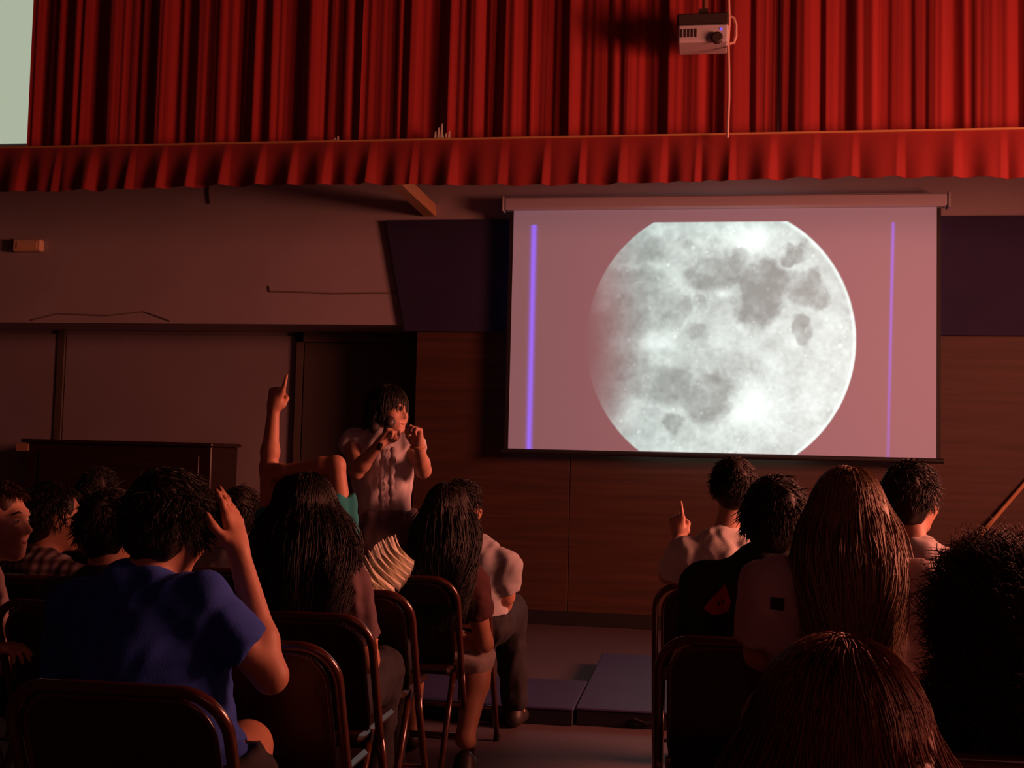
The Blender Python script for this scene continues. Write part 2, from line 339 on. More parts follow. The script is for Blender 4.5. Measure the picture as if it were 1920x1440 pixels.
# ------------------------------------------------------------------ small wall things
e0 = onY(56, 462, WY); ex, ez = float(e0[0]), float(e0[2]); em = empty('emergency_light', (ex, WY, ez-.05), 'small beige emergency light box on the left cream wall', 'light fixture')
MB().box(ex-.12, ex+.13, WY-.06, WY, ez-.05, ez+.05, .01).build('housing', mat('beige_plastic', (.75, .5, .33), .5), em)
MB().box(ex-.08, ex+.1, WY-.066, WY-.06, ez-.03, ez+.03, .002).build('diffuser', mat('amber_diffuser', (.8, .5, .3), .4), em)
MB().box(ex-.155, ex-.12, WY-.05, WY, ez-.045, ez+.055, .006).build('bracket', DARKM, em)
CW = mat('old_conduit', (.22, .16, .14), .6)
cp = [onY(505, 536, WY-.008), onY(506, 546, WY-.008), onY(620, 550, WY-.008), onY(742, 549, WY-.008)]
tag(MB().tube(cp, .006, 6).build('wall_cable', CW), 'thin horizontal cable clipped to the cream wall beside the navy band', 'cable')
cp = [onY(391, 338, WY-.008), onY(390, 360, WY-.01), onY(392, 382, WY-.008)]
tag(MB().tube(cp, .008, 6).build('wall_cable', mat('dark_cable', (.05, .02, .02), .6)), 'short dark cable end hanging below the valance on the cream wall', 'cable')
cp = [onY(x, y, WY-.008) for x, y in ((60, 600), (110, 588), (200, 592), (270, 584), (320, 602))]
tag(MB().tube(cp, .005, 6).build('wall_cable', CW), 'slack thin cable sagging just above the alcove edge', 'cable')
# wooden pole leaning on the wall at the right
a = onY(1856, 985, WY-.1); b2 = onY(1960, 862, WY-.03)
dv = a-b2; a = b2+dv*((b2[2]-.016)/(b2[2]-a[2])); a[1] = WY-.16
tag(MB().tube([a, b2], .014, 8).build('leaning_pole', BEAMW), 'thin wooden pole leaning against the panelled wall at the far right', 'pole')

# ------------------------------------------------------------------ blue mats on the floor
def gym_mat(x0, x1, y0, y1, label):
    o = empty('gym_mat', ((x0+x1)/2, (y0+y1)/2, 0), label, 'mat', 'blue floor mats')
    MB().box(x0, x1, y0, y1, .068, .082, .006).build('top_cover', MATM, o); MB().box(x0+.004, x1-.004, y0+.004, y1-.004, 0, .069, .004).build('side_wall', MATSIDE, o)
    for q in (.3, .7): MB().tube([(x0+(x1-x0)*(q-.05), y0-.004, .045), (x0+(x1-x0)*q, y0-.012, .03), (x0+(x1-x0)*(q+.05), y0-.004, .045)], .008, 6).build('carry_handle', MATSIDE, o)
m0 = float(onZ(1000, 1358, 0)[1]); m1 = float(onZ(1000, 1272, .08)[1]); m2 = float(onZ(1150, 1226, .08)[1])
mx = float(onZ(1092, 1300, .08)[0])
gym_mat(mx-2.0, mx-.004, m0, m1, 'long low blue gym mat on the floor in front of the presenter side')
gym_mat(mx, mx+1.1, m0+.03, m2, 'deeper blue gym mat on the floor beside the right chairs')

# ------------------------------------------------------------------ piano
PY0 = WY-.06; p1 = onY(396, 830, PY0); pxr = float(p1[0]); pzt = float(onY(200, 826, PY0)[2])
pi = empty('upright_piano', (pxr-.76, PY0+.3, 0), 'dark wooden upright piano standing in the shaded alcove', 'piano')
MB().box(pxr-1.62, pxr-.02, PY0+.06, PY0+.6, .08, pzt-.03, .008).build('case', PIANO, pi)
MB().box(pxr-1.65, pxr, PY0+.02, PY0+.63, pzt-.03, pzt, .008).build('lid', PIANO, pi)
MB().box(pxr-1.62, pxr-.02, PY0-.2, PY0+.06, .62, .68, .008).box(pxr-1.62, pxr-.02, PY0-.02, PY0+.06, .68, .8, .01).build('key_bed', PIANO, pi)
for q in (pxr-1.58, pxr-.1): MB().box(q, q+.07, PY0-.17, PY0-.1, 0, .62, .008).build('leg', PIANO, pi)
MB().box(pxr-1.42, pxr-.1, PY0-.18, PY0-.03, .681, .697).build('keyboard', mat('ivory_keys', (.5, .42, .36), .4), pi)
for q in (pxr-1.5,): MB().box(q, q+1.38, PY0+.05, PY0+.06, .85, pzt-.1, .004).build('front_panel', PIANO, pi)
for q in (-.85, -.77, -.69): MB().box(pxr+q, pxr+q+.04, PY0-.06, PY0+.1, .05, .065, .003).build('pedal', GOLD, pi)
c0 = onY(36, 838, PY0); MB().box(float(c0[0])-.06, float(c0[0])+.05, PY0+.048, PY0+.06, pzt-.1, pzt-.04, .002).build('name_plate', mat('tan_plate', (.4, .2, .12), .6), pi)
# ------------------------------------------------------------------ folding chairs
CT = .79; CWD = .225; CRAD = .09
def frame_y(z): return .40*(1-z/CT)-.0 if z < .42 else .40*(1-.42/CT)-(z-.42)*.40        # front frame slants forward to the feet
def arch(w, top, r, z_end, yfn):
    pts = []
    n = 9
    for z in np.linspace(z_end, top-r, 8): pts.append((-w, yfn(z), z))
    for k in range(1, n):
        a = math.pi-(math.pi/2)*k/n; z = top-r+r*math.sin(a); pts.append((-w+r+r*math.cos(a), yfn(z), z))
    for k in range(n+1):
        a = math.pi/2-(math.pi/2)*k/n; z = top-r+r*math.sin(a); pts.append((w-r+r*math.cos(a), yfn(z), z))
    for z in np.linspace(top-r, z_end, 8)[1:]: pts.append((w, yfn(z), z))
    return pts
def make_chair():
    o = empty('folding_chair', (0, 0, 0), 'x', 'chair', 'brown folding chairs')
    y0 = frame_y(CT)
    MB().tube(arch(CWD, CT, CRAD, .42, frame_y), .0125, 10).build('back_frame', TUBE, o, True)
    # back panel with a rolled rim, following the arch
    poly = [(x*.93, z-.012) for x, y, z in arch(CWD-.014, CT-.006, CRAD-.008, .475, frame_y)]
    mb = MB(); n = len(poly)
    v = [(x, frame_y(z)-.004, z) for x, z in poly]+[(x, frame_y(z)+.008, z) for x, z in poly]
    mb.add(v, [tuple(range(n)), tuple(range(2*n-1, n-1, -1))]+[(i, (i+1) % n, n+(i+1) % n, n+i) for i in range(n)])
    bp_ = mb.build('backrest', PANEL, o)
    MB().tube([(x, frame_y(z)-.002, z) for x, z in poly], .0065, 8, True).build('rim', TUBE, bp_, True)
    for s in (-1, 1):
        MB().tube([(s*CWD, frame_y(z), z) for z in (.43, .3, .15, .012)], .0125, 10).build('leg', TUBE, o, True)
        MB().tube([(s*(CWD-.03), .19, .45), (s*(CWD-.03), .1, .3), (s*(CWD-.03), -.07, .012)], .0115, 10).build('leg', TUBE, o, True)
        for yy, xx in ((frame_y(.012), CWD), (-.07, CWD-.03)): MB().lathe([(.016, 0), (.016, .03), (.012, .034)], (s*xx, yy, 0), 10).build('rubber_foot', BLACK, o)
    MB().tube([(-CWD+.03, -.02, .1), (CWD-.03, -.02, .1)], .008, 8).build('stretcher', TUBE, o, True)
    MB().tube([(-CWD, frame_y(.16), .16), (CWD, frame_y(.16), .16)], .008, 8).build('stretcher', TUBE, o, True)
    MB().box(-.2, .2, .07, .45, .435, .46, .01).build('seat', PANEL, o)
    return o
proto = make_chair(); used = []
def copy_thing(o, loc, rz, label):
    if not used: c = o; used.append(1)
    else:
        c = o.copy(); COL.objects.link(c)
        for ch in list(o.children):
            k = ch.copy(); COL.objects.link(k); k.parent = c
            for g in ch.children:
                q = g.copy(); COL.objects.link(q); q.parent = k
    c.location = loc; c.rotation_euler.z = rz; c['label'] = label; return c
def chair_at(xc, yc, label, rz=0.0):           # yc = where the top of the back stands
    return copy_thing(proto, (xc, yc-frame_y(CT), 0), rz, label)
def chair_px(px, py, label, side=1):           # top corner of the back seen at this pixel
    p = onZ(px, py, CT); chair_at(float(p[0])-side*(CWD+.012), float(p[1]), label); return float(p[0])-side*(CWD+.012), float(p[1])
C1 = chair_px(432, 1303, 'nearest brown folding chair, under the person in the blue shirt')
C2 = chair_px(639, 1216, 'empty brown folding chair just right of the blue shirt elbow')
C3 = chair_px(702, 1161, 'brown folding chair under the long-haired person with grey-purple top')
C4 = chair_px(777, 1115, 'brown folding chair behind the cream frill, its rounded corner showing')
C5 = chair_px(862, 1088, 'brown folding chair under the long dark hair beside the aisle')
C6 = chair_px(919, 1064, 'brown folding chair by the aisle under the pale grey shirt')
D1 = chair_px(1226, 1196, 'brown folding chair with a bright edge under the black printed shirt', -1)
D2 = chair_px(1222, 1096, 'brown folding chair under the white shirt left of the black shirt', -1)

# ------------------------------------------------------------------ implicit surfaces for bodies, clothes and hair
def nrm(v): v = np.array(v, float); return v/(np.linalg.norm(v)+1e-9)
def cap(a, b, ra, rb, k=.03): return ('cap', np.array(a, float), np.array(b, float), ra, rb, k)
def ell(c, r, R=None, k=.03): return ('ell', np.array(c, float), np.array(r, float), np.eye(3) if R is None else R, k)
def cut(p, n): return ('cut', np.array(p, float), nrm(n))                          # remove the side that n points to
def sub(a, b, ra, rb, k=.01): return ('sub', np.array(a, float), np.array(b, float), ra, rb, k)
def flat(a, b, ra, rb, k=.03): return ('flat', np.array(a, float), np.array(b, float), ra, rb, k)   # sleeve: capsule cut square at b
def seg(P, a, b, ra, rb):
    ab = b-a; L = ab@ab+1e-12; t = np.clip(((P-a)@ab)/L, 0, 1)
    return np.linalg.norm(P-a-t[..., None]*ab, axis=-1)-(ra+(rb-ra)*t)
def smin(a, b, k):
    q = np.maximum(k-np.abs(a-b), 0)/k
    return np.minimum(a, b)-q*q*k*.25
def field_mesh(prims, h, noise=None, seed=0):
    lo = np.full(3, 1e9); hi = np.full(3, -1e9)
    for p in prims:
        if p[0] in ('cap', 'flat'): r = max(p[3], p[4]); lo = np.minimum(lo, np.minimum(p[1], p[2])-r); hi = np.maximum(hi, np.maximum(p[1], p[2])+r)
        elif p[0] == 'ell': r = p[2].max(); lo = np.minimum(lo, p[1]-r); hi = np.maximum(hi, p[1]+r)
    lo -= .03+2*h; hi += .03+2*h; n = np.ceil((hi-lo)/h).astype(int)+1
    D = np.full(n, .06, np.float32); ax = [lo[i]+h*np.arange(n[i]) for i in range(3)]
    def block(a, b):
        i0 = np.clip(np.floor((a-lo)/h).astype(int), 0, n-1); i1 = np.clip(np.ceil((b-lo)/h).astype(int)+1, 1, n)
        sl = tuple(slice(i0[i], i1[i]) for i in range(3))
        return sl, np.stack(np.meshgrid(*[ax[i][sl[i]] for i in range(3)], indexing='ij'), -1)
    for p in prims:
        if p[0] == 'ell':
            _, c, r, R, k = p; m = r.max()+.055; sl, P = block(c-m, c+m); q = (P-c)@R      # R columns = local axes
            k0 = np.linalg.norm(q/r, axis=-1); k1 = np.linalg.norm(q/(r*r), axis=-1)+1e-9; d = k0*(k0-1)/k1
        elif p[0] == 'cut':
            P = np.stack(np.meshgrid(*ax, indexing='ij'), -1); D = np.maximum(D, ((P-p[1])@p[2]).astype(np.float32)); continue
        else:
            _, a, b, ra, rb, k = p; m = max(ra, rb)+.055; sl, P = block(np.minimum(a, b)-m, np.maximum(a, b)+m); d = seg(P, a, b, ra, rb)
            if p[0] == 'flat': d = np.maximum(d, (P-b)@nrm(b-a))
        d = d.astype(np.float32); e = D[sl]
        if p[0] == 'sub':
            D[sl] = -smin(-e, d, k)
        else:
            D[sl] = smin(e, d, k)
    if noise:
        r = np.random.default_rng(seed); P = np.stack(np.meshgrid(*ax, indexing='ij'), -1).astype(np.float32)
        for (amp_, fr, an) in noise:
            a1 = r.normal(size=3)*np.array(an); a1 = a1/np.linalg.norm(a1)*fr; a2 = r.normal(size=3)*np.array(an); a2 = a2/np.linalg.norm(a2)*fr*.6
            D += amp_*np.sin(P@a1.astype(np.float32)+1.4*np.sin(P@a2.astype(np.float32)+r.uniform(0, 6)))
    D[0] = D[-1] = .06; D[:, 0] = D[:, -1] = .06; D[:, :, 0] = D[:, :, -1] = .06
    S = D < 0; C = np.zeros(n-1, np.int8)
    for i in (0, 1):
        for j in (0, 1):
            for k in (0, 1): C += S[i:n[0]-1+i, j:n[1]-1+j, k:n[2]-1+k]
    idx = np.argwhere((C > 0) & (C < 8)); vid = np.full(n-1, -1, np.int32); vid[tuple(idx.T)] = np.arange(len(idx))
    acc = np.zeros((len(idx), 3)); cnt = np.zeros(len(idx))
    cor = [np.array(c) for c in ((0, 0, 0), (1, 0, 0), (0, 1, 0), (1, 1, 0), (0, 0, 1), (1, 0, 1), (0, 1, 1), (1, 1, 1))]
    vals = [D[tuple((idx+c).T)] for c in cor]
    for a in range(8):
        for b in range(a+1, 8):
            if np.abs(cor[a]-cor[b]).sum() != 1: continue
            va, vb = vals[a], vals[b]; m = (va < 0) != (vb < 0)
            t = np.where(m, va/(va-vb+1e-12), 0)
            acc += np.where(m[:, None], cor[a]+t[:, None]*(cor[b]-cor[a]), 0); cnt += m
    V = lo+h*(idx+acc/cnt[:, None]); Q = []
    for axn in range(3):
        o1, o2 = [i for i in range(3) if i != axn]
        s0 = [slice(1, -1)]*3; s0[axn] = slice(0, -1); s1 = list(s0); s1[axn] = slice(1, None)
        A = S[tuple(s0)]; B = S[tuple(s1)]; e = np.argwhere(A != B)
        if not len(e): continue
        off = np.array([1, 1, 1]); off[axn] = 0; e = e+off
        d1 = np.zeros(3, int); d1[o1] = 1; d2 = np.zeros(3, int); d2[o2] = 1
        q = np.stack([vid[tuple((e-d1-d2).T)], vid[tuple((e-d2).T)], vid[tuple(e.T)], vid[tuple((e-d1).T)]], -1)
        ins = S[tuple(e.T)]; flip = ins if axn != 1 else ~ins
        q[~flip] = q[~flip][:, ::-1]; Q.append(q)
    return V, np.vstack(Q)
# ------------------------------------------------------------------ people
def frame(yaw, pitch=0.0, roll=0.0):            # yaw 0 looks at the wall (+Y), positive turns left; columns right, forward, up
    y, p, r = [math.radians(a) for a in (yaw, pitch, roll)]
    f = np.array([-math.sin(y)*math.cos(p), math.cos(y)*math.cos(p), math.sin(p)]); rr_ = np.array([math.cos(y), math.sin(y), 0]); u = np.cross(rr_, f)
    r2 = rr_*math.cos(r)+u*math.sin(r); u2 = u*math.cos(r)-rr_*math.sin(r)
    return np.stack([r2, f, u2], 1)
def head_prims(c, R, s):
    L = lambda x, y, z: c+R@np.array([x, y, z])*s
    p = [ell(L(0, -.012, .03), np.array([.074, .094, .084])*s, R, .02), ell(L(0, .03, -.04), np.array([.057, .062, .07])*s, R, .04),
         cap(L(0, .082, .012), L(0, .104, -.02), .008*s, .0115*s, .014), cap(L(-.012, .09, -.024), L(.012, .09, -.024), .009*s, .009*s, .01),
         cap(L(-.028, .077, .028), L(.028, .077, .028), .013*s, .013*s, .02), cap(L(-.014, .083, -.053), L(.014, .083, -.053), .008*s, .008*s, .008),
         cap(L(-.012, .082, -.064), L(.012, .082, -.064), .0085*s, .0085*s, .008), ell(L(0, .068, -.092), np.array([.026, .022, .02])*s, R, .03),
         ell(L(-.036, .055, -.025), np.array([.024, .026, .024])*s, R, .03), ell(L(.036, .055, -.025), np.array([.024, .026, .024])*s, R, .03)]
    for q in (-1, 1):
        p += [sub(L(q*.03, .096, .008), L(q*.034, .094, .008), .012*s, .012*s, .012), ell(L(q*.077, -.006, -.004), np.array([.009, .02, .031])*s, R, .008), sub(L(q*.088, .002, .002), L(q*.088, .0, -.01), .008*s, .008*s, .006)]
    return p
def hand_prims(wr, d, n, thumb_side, s, pose):
    """wr wrist, d finger direction, n palm normal, thumb_side sign along d x n"""
    d = nrm(d); n = nrm(np.array(n)-d*(np.array(n)@d)); t = np.cross(d, n)*thumb_side
    L = lambda a, b, c: wr+(d*a+n*b+t*c)*s
    P = [cap(wr, L(.03, 0, 0), .021*s, .022*s, .015)]
    offs = (.026, .009, -.009, -.025); lens = (.066, .073, .068, .054)
    for i in range(4):
        P.append(cap(L(.015, 0, offs[i]*.6), L(.078-.004*abs(i-1), 0, offs[i]), .0135*s, .0105*s, .014))
    curls = {'point': ((3, 4, 3), (82, 88, 50), (86, 90, 50), (88, 90, 50)), 'relax': ((22, 28, 18), (28, 32, 20), (33, 36, 22), (38, 40, 25)),
             'flat': ((6, 8, 5), (5, 8, 5), (8, 8, 6), (12, 10, 8)), 'grip': ((58, 70, 40), (62, 72, 42), (66, 74, 42), (70, 76, 42)), 'point2': ((2, 5, 4), (60, 75, 40), (66, 80, 40), (70, 80, 40))}[pose]
    for i in range(4):
        p = np.array([.078-.004*abs(i-1), 0, offs[i]]); a = 0; r = .0088
        for j, fr in enumerate((.45, .31, .24)):
            a += math.radians(curls[i][j]); q = p+lens[i]*fr*np.array([math.cos(a), math.sin(a), offs[i]*.6*(pose in ('flat', 'relax'))])
            P.append(cap(L(*p), L(*q), r*s, (r-.001)*s, .004)); p = q; r -= .001
    th = {'point': ((.02, .012, .03), (.05, .034, .03), (.068, .04, .008)), 'grip': ((.02, .012, .03), (.05, .034, .03), (.066, .045, .006)), 'point2': ((.02, .01, .032), (.05, .03, .036), (.07, .038, .02))}.get(pose, ((.02, .008, .032), (.048, .016, .056), (.074, .02, .066)))
    P += [cap(L(.005, 0, .012), L(*th[0]), .014*s, .0125*s, .012), cap(L(*th[0]), L(*th[1]), .0118*s, .010*s, .006), cap(L(*th[1]), L(*th[2]), .0098*s, .008*s, .005)]
    return P
def strands(c, R, s, n, seg_n, length, rad, style, S, bf, rng, back=.09, spread=1.0, parting=0.0, front=.35, bulk=.1, lower=0):
    """hair locks as thin tapering tubes rooted on the skull"""
    u = rng.normal(size=(n*4, 3)); u /= np.linalg.norm(u, axis=1)[:, None]
    ok = ~((u[:, 1] > front) & (u[:, 2] < .62)) & (u[:, 2] > -.5)
    if style == 'long': ok &= u[:, 2] > -.3
    u = u[ok][:n]; n = len(u); rad3 = np.array([.078, .098, .090])*s; cc = c+R@np.array([0, -.012, .03])*s
    loc = u*rad3; nr = u/rad3; nr /= np.linalg.norm(nr, axis=1)[:, None]
    P = np.zeros((n, seg_n, 3)); p = cc+loc@R.T; N = nr@R.T; P[:, 0] = p
    dn = np.array([0, 0, -1.]); ln = length*rng.uniform(.75, 1.1, n); st = ln/(seg_n-1)
    cl_ = rng.integers(0, 70, n); wph = rng.uniform(0, 6.28, 70)[cl_]; want = bulk*s*np.sqrt(rng.uniform(.25, 1.05, n)); jit = (rng.normal(size=(70, 3))[cl_]*.75+rng.normal(size=(n, 3))*.5)*.16; cur = N*.25+jit*.5; cur[:, 2] -= .1; sh_ = rng.uniform(1.06, 1.13, n); ph = rng.uniform(0, 6.28, n)
    for k in range(1, seg_n):
        if style == 'curly':
            a = ph+k*1.15; e1 = np.cross(N, dn+.01); e1 /= np.linalg.norm(e1, axis=1)[:, None]+1e-6; e2 = np.cross(N, e1)
            cur = N*.8+(e1*np.cos(a)[:, None]+e2*np.sin(a)[:, None])*1.15+jit; p = p+cur*st[:, None]; P[:, k] = p; continue
        if style == 'short': dirw = N*.12+dn*.6+(R@np.array([.2, .45, 0]))*(u[:, 2:3] > .35)+jit*1.5
        else:
            side = (R[:, 0][None]*np.clip((u[:, :1]-parting)*4, -1, 1))*.6*np.clip(u[:, 2:3], 0, 1)-bf[None]*.25*np.clip(u[:, 2:3], 0, 1)
            off = p-cc; off = off-dn*(off@dn)[:, None]; od = np.linalg.norm(off, axis=1); pull = np.clip((od-want)/.05, -1, 1)*(p[:, 2] < cc[2]+.02)
            dirw = dn*1.0+side*.22*(k < seg_n*.3)-off/(od[:, None]+1e-6)*pull[:, None]*.7+R[:, 0][None]*(.16*np.sin(wph+k*1.25))[:, None]+jit*.45*spread
        cur = cur*.45+dirw*.55; cur /= np.linalg.norm(cur, axis=1)[:, None]+1e-9
        p = p+cur*st[:, None]
        q = (p-cc)@R/rad3; L_ = np.linalg.norm(q, axis=1); m = L_ < sh_
        q[m] *= (sh_[m]/L_[m])[:, None]; p = np.where(m[:, None], cc+(q*rad3)@R.T, p)
        if style == 'long':                          # lie on the shoulders and back
            rel = p-S; out = -(rel@bf); low = p[:, 2] < S[2]+.07
            need = np.where(low, back+.018*np.sin(ph*3)-out, 0); need = np.clip(need, 0, .03)
            p = p-bf[None]*need[:, None]
        P[:, k] = p
    m_ = 3; T = np.gradient(P, axis=1); T /= np.linalg.norm(T, axis=2)[..., None]+1e-9
    A = np.cross(T, np.array([.31, .83, .47])); A /= np.linalg.norm(A, axis=2)[..., None]+1e-9; B = np.cross(T, A)
    taper = np.interp(np.arange(seg_n), [0, seg_n*.4, seg_n-1], [1, 1, .25]); rr_ = rad*rng.uniform(.6, 1.3, n)
    V = np.stack([P+(A*math.cos(a)+B*math.sin(a))*(rr_[:, None]*taper[None])[..., None] for a in np.arange(m_)*2*math.pi/m_], 2)
    I = np.arange(n*seg_n*m_).reshape(n, seg_n, m_); J = np.roll(I, -1, axis=2)
    Q = np.stack([I[:, :-1], J[:, :-1], J[:, 1:], I[:, 1:]], -1).reshape(-1, 4)
    return V.reshape(-1, 3), Q
def person(label, head, hyaw, hips, shoulders, byaw=0, hpitch=0, hroll=0, s=1.0, hs=.95, hw=.15, armL=None, armR=None, legs=None, shirt=None, sleeve=.55, bottom=None, skin=SKIN,
           hair=('short', HAIRK, 260, .05, .004), h=.009, skirt=False, standing=False, shirt_noise=True, wide=1.0, fine=False, hem=.02, eyes=False, shoe=SHOEM, shorts=False):
    head = np.array(head, float); H = np.array(hips, float); S = np.array(shoulders, float)
    HR = frame(hyaw, hpitch, hroll); BR = frame(byaw); br, bf = BR[:, 0], BR[:, 1]
    spine = nrm(S-H); side = nrm(br-spine*(br@spine)); TR = np.stack([side, np.cross(spine, side), spine], 1)
    root = empty('person', (H[0], H[1], 0), label, 'person', 'audience' if not standing else None)
    shL, shR = S-side*hw-spine*.03, S+side*hw-spine*.03
    ln = np.linalg.norm(S-H)
    def torso(g, k):
        return [ell(H+spine*.02, np.array([.155*wide+g, .115*wide+g, .12+g])*s, TR, k), ell(H+spine*ln*.38, np.array([.135*wide+g, .10*wide+g, .15+g])*s, TR, k),
                ell(H+spine*ln*.72, np.array([hw+g-.005, .105*wide+g, .15+g])*np.array([1, s, s]), TR, k), cap(shL+side*.02, shR-side*.02, (.046+g)*s, (.046+g)*s, k)]
    body = torso(0, .05); neck_top = head+HR@np.array([0, -.025, -.05])*hs
    body += [cap(S-spine*.02, neck_top, .05*s, .046*s, .03)]+head_prims(head, HR, hs)
    cl = torso(.013, .05)+[cap(S-spine*.04, S+spine*.012, .066*s, .062*s, .03)]
    # arms
    for sg, sh, arm in ((-1, shL, armL), (1, shR, armR)):
        if arm is None:
            el = sh+bf*.06+side*sg*.05-np.array([0, 0, .22*s]); wr = el+bf*.19-side*sg*.06+np.array([0, 0, .02]); arm = (el, wr, bf-side*sg*.2, (0, 0, -1), 'relax')
        el, wr, hd, pn, pose = arm; el = np.array(el, float); wr = np.array(wr, float)
        fm = el+(wr-el)*.28
        body += [cap(sh, el, .046*s, .034*s, .03), cap(el, fm, .033*s, .034*s, .02), cap(fm, wr, .034*s, .0225*s, .02)]
        if pose: body += hand_prims(wr, hd, pn, sg if True else 1, s*1.0, pose)
        if sleeve > 0:
            e = sh+(el-sh)*min(sleeve, 1)
            cl += [flat(sh, e, .064*s, .058*s, .03)] if sleeve <= 1 else [cap(sh, el, .058*s, .048*s, .03), flat(el, el+(wr-el)*(sleeve-1), .047*s, .038*s, .03)]
    # legs
    pn_ = []
    if legs is None:
        legs = []
        for sg in (-1, 1):
            hp = H+side*sg*.085-np.array([0, 0, .02]); kn = hp+bf*.34*s+side*sg*.02; kn[2] = .50*s+.03; an = kn-bf*.02; an[2] = .075; legs.append((hp, kn, an))
    for hp, kn, an in legs:
        hp, kn, an = [np.array(q, float) for q in (hp, kn, an)]; cf = kn+(an-kn)*.3
        body += [cap(hp, kn, .085*s, .055*s, .04), cap(kn, cf, .053*s, .055*s, .03), cap(cf, an, .055*s, .035*s, .03), cap(an, an+bf*.1-np.array([0, 0, .035]), .036*s, .028*s, .02)]
        if shorts: pn_ += [flat(hp, hp+(kn-hp)*.22, .112*s, .108*s, .04)]
        elif not skirt: pn_ += [cap(hp, kn, .112*s, .084*s, .04), cap(kn, an+np.array([0, 0, .04]), .078*s, .058*s, .03)]
    V, Q = field_mesh(body, h); link('body', V, Q, skin, root)
    nz = [(.004, 38, (1, 1, .5)), (.003, 60, (1, 1, 1)), (.0022, 95, (1, 1, .6)), (.0015, 140, (1, 1, 1))] if shirt_noise else None
    so = None
    if shirt is not None:
        cl += [cut(H-spine*hem, -spine)]
        V, Q = field_mesh(cl, h if fine else max(h, .008), nz, seed=len(label)); so = link('shirt', V, Q, shirt, root)
    bot = bottom or PANTS
    if skirt:
        pr_ = [ell(H+spine*.0, np.array([.172, .135, .12])*s, TR, .04)]
        if standing: pr_ += [cap(H, H-np.array([0, 0, .38]), .16*s, .19*s, .06), cut(H-np.array([0, 0, .40]), (0, 0, -1))]
        else: pr_ += [cap(hp, hp+(np.array(kn)-hp)*.8, .105*s, .1*s, .06) for hp, kn, an in legs]
        pr_ += [cut(H+spine*.06, spine)]
    else: pr_ = [ell(H, np.array([.168*wide, .128*wide, .115])*s, TR, .04)]+pn_+[cut(H+spine*.06, spine)]
    V, Q = field_mesh(pr_, .011, nz, seed=3); link('skirt' if skirt else 'trousers', V, Q, bot, root)
    for hp, kn, an in legs:
        an = np.array(an, float)
        V, Q = field_mesh([cap((an[0], an[1], .045)-bf*.02, (an[0], an[1], .04)+bf*.12, .04, .036, .03), cap((an[0], an[1], .05), (an[0], an[1], .085), .042, .04, .02), cut((0, 0, .004), (0, 0, -1))], .01); link('shoe', V, Q, shoe, root)
    # hair: a cap over the skull plus locks
    st, hm, n, length, rad = hair[:5]; kw = hair[5] if len(hair) > 5 else {}
    L = lambda x, y, z: head+HR@np.array([x, y, z])*hs
    g = {'short': .004, 'long': .003, 'curly': .02, 'bob': .006}[st]
    hp_ = [ell(L(0, -.02, .034), (np.array([.076, .094, .086])+g)*hs, HR, .02), ell(L(0, -.045, -.02), np.array([.066+g*.7, .06+g*.6, .075])*hs, HR, .03)]
    hp_ += [sub(L(-.03, .14, -.02), L(.03, .14, -.02), .092*hs, .092*hs, .02), sub(L(-.2, .12, -.10), L(.2, .12, -.10), .115*hs, .115*hs, .02)]
    if st in ('short', ): hp_ += [sub(L(-.1, .0, -.012), L(-.06, .0, -.012), .034*hs, .034*hs, .01), sub(L(.1, .0, -.012), L(.06, .0, -.012), .034*hs, .034*hs, .01)]
    if st == 'bob': hp_ += [cap(L(q*.07, -.02, .02), L(q*.075, -.015, -.085), .03*hs, .026*hs, .03) for q in (-1, 1)]+[cap(L(0, -.07, 0), L(0, -.06, -.1), .05*hs, .04*hs, .03)]
    if st == 'curly': hp_ += [cap(L(0, -.04, -.05), L(0, -.06, -.22), .095*hs, .115*hs, .05)]
    if st == 'long':
        bk_ = S-bf*(kw.get('back', .09)+.0); z1 = head[2]-length*.72
        wd = kw.get('mass', .07)
        for q in (-1, 0, 1): hp_ += [cap(L(q*.045, -.06, -.02), np.array([head[0]*.6+S[0]*.4, 0, 0])*np.array([1, 0, 0])+np.array([0, head[1]*.5+bk_[1]*.5, z1])+br*q*wd, .042*hs, .028*hs, .05)]
    V, Q = field_mesh(hp_, min(h, .008), [(.003, 70, (1, 1, .15)), (.002, 130, (1, 1, .15))], seed=5)
    rng = np.random.default_rng(len(label)*7+n)
    V2, Q2 = strands(head, HR, hs, n, {'long': 11, 'bob': 9, 'short': 6, 'curly': 14}[st], length, rad, st if st != 'bob' else 'long', S, bf, rng, **{k: v for k, v in kw.items() if k != 'mass'})
    if st == 'curly':
        V3, Q3 = strands(head-np.array([0, 0, .15])-bf*.03, HR, hs*1.12, n, 14, length, rad, st, S, bf, rng, front=.35); Q2 = np.vstack([Q2, Q3+len(V2)]); V2 = np.vstack([V2, V3])
    ho = link('hair', np.vstack([V, V2]), np.vstack([Q, Q2+len(V)]), hm, root); ho['kind'] = 'stuff'
    if eyes:
        for q in (-1, 1):
            e = MB().lathe([(.0005, .0095), (.006, .0085), (.0095, .004), (.0105, 0), (.0095, -.005), (.004, -.0095)], (0, 0, 0), 14, 'y'); e.v = [tuple(L(q*.031, .076, .008)+HR@np.array(v)*hs) for v in e.v]; eo = e.build('eye', mat('eye_white', (.7, .62, .56), .3), root, True)
            e = MB().lathe([(.0045, .0), (.0042, .0012)], (0, .0098, 0), 12, 'y'); e.v = [tuple(L(q*.031, .076, .008)+HR@np.array(v)*hs) for v in e.v]; e.build('iris', HAIRK, eo)
            MB().tube([L(q*.014, .088, .03), L(q*.03, .088, .035), L(q*.046, .078, .031)], [.003, .0042, .0025], 6).build('eyebrow', HAIRK, root, True)
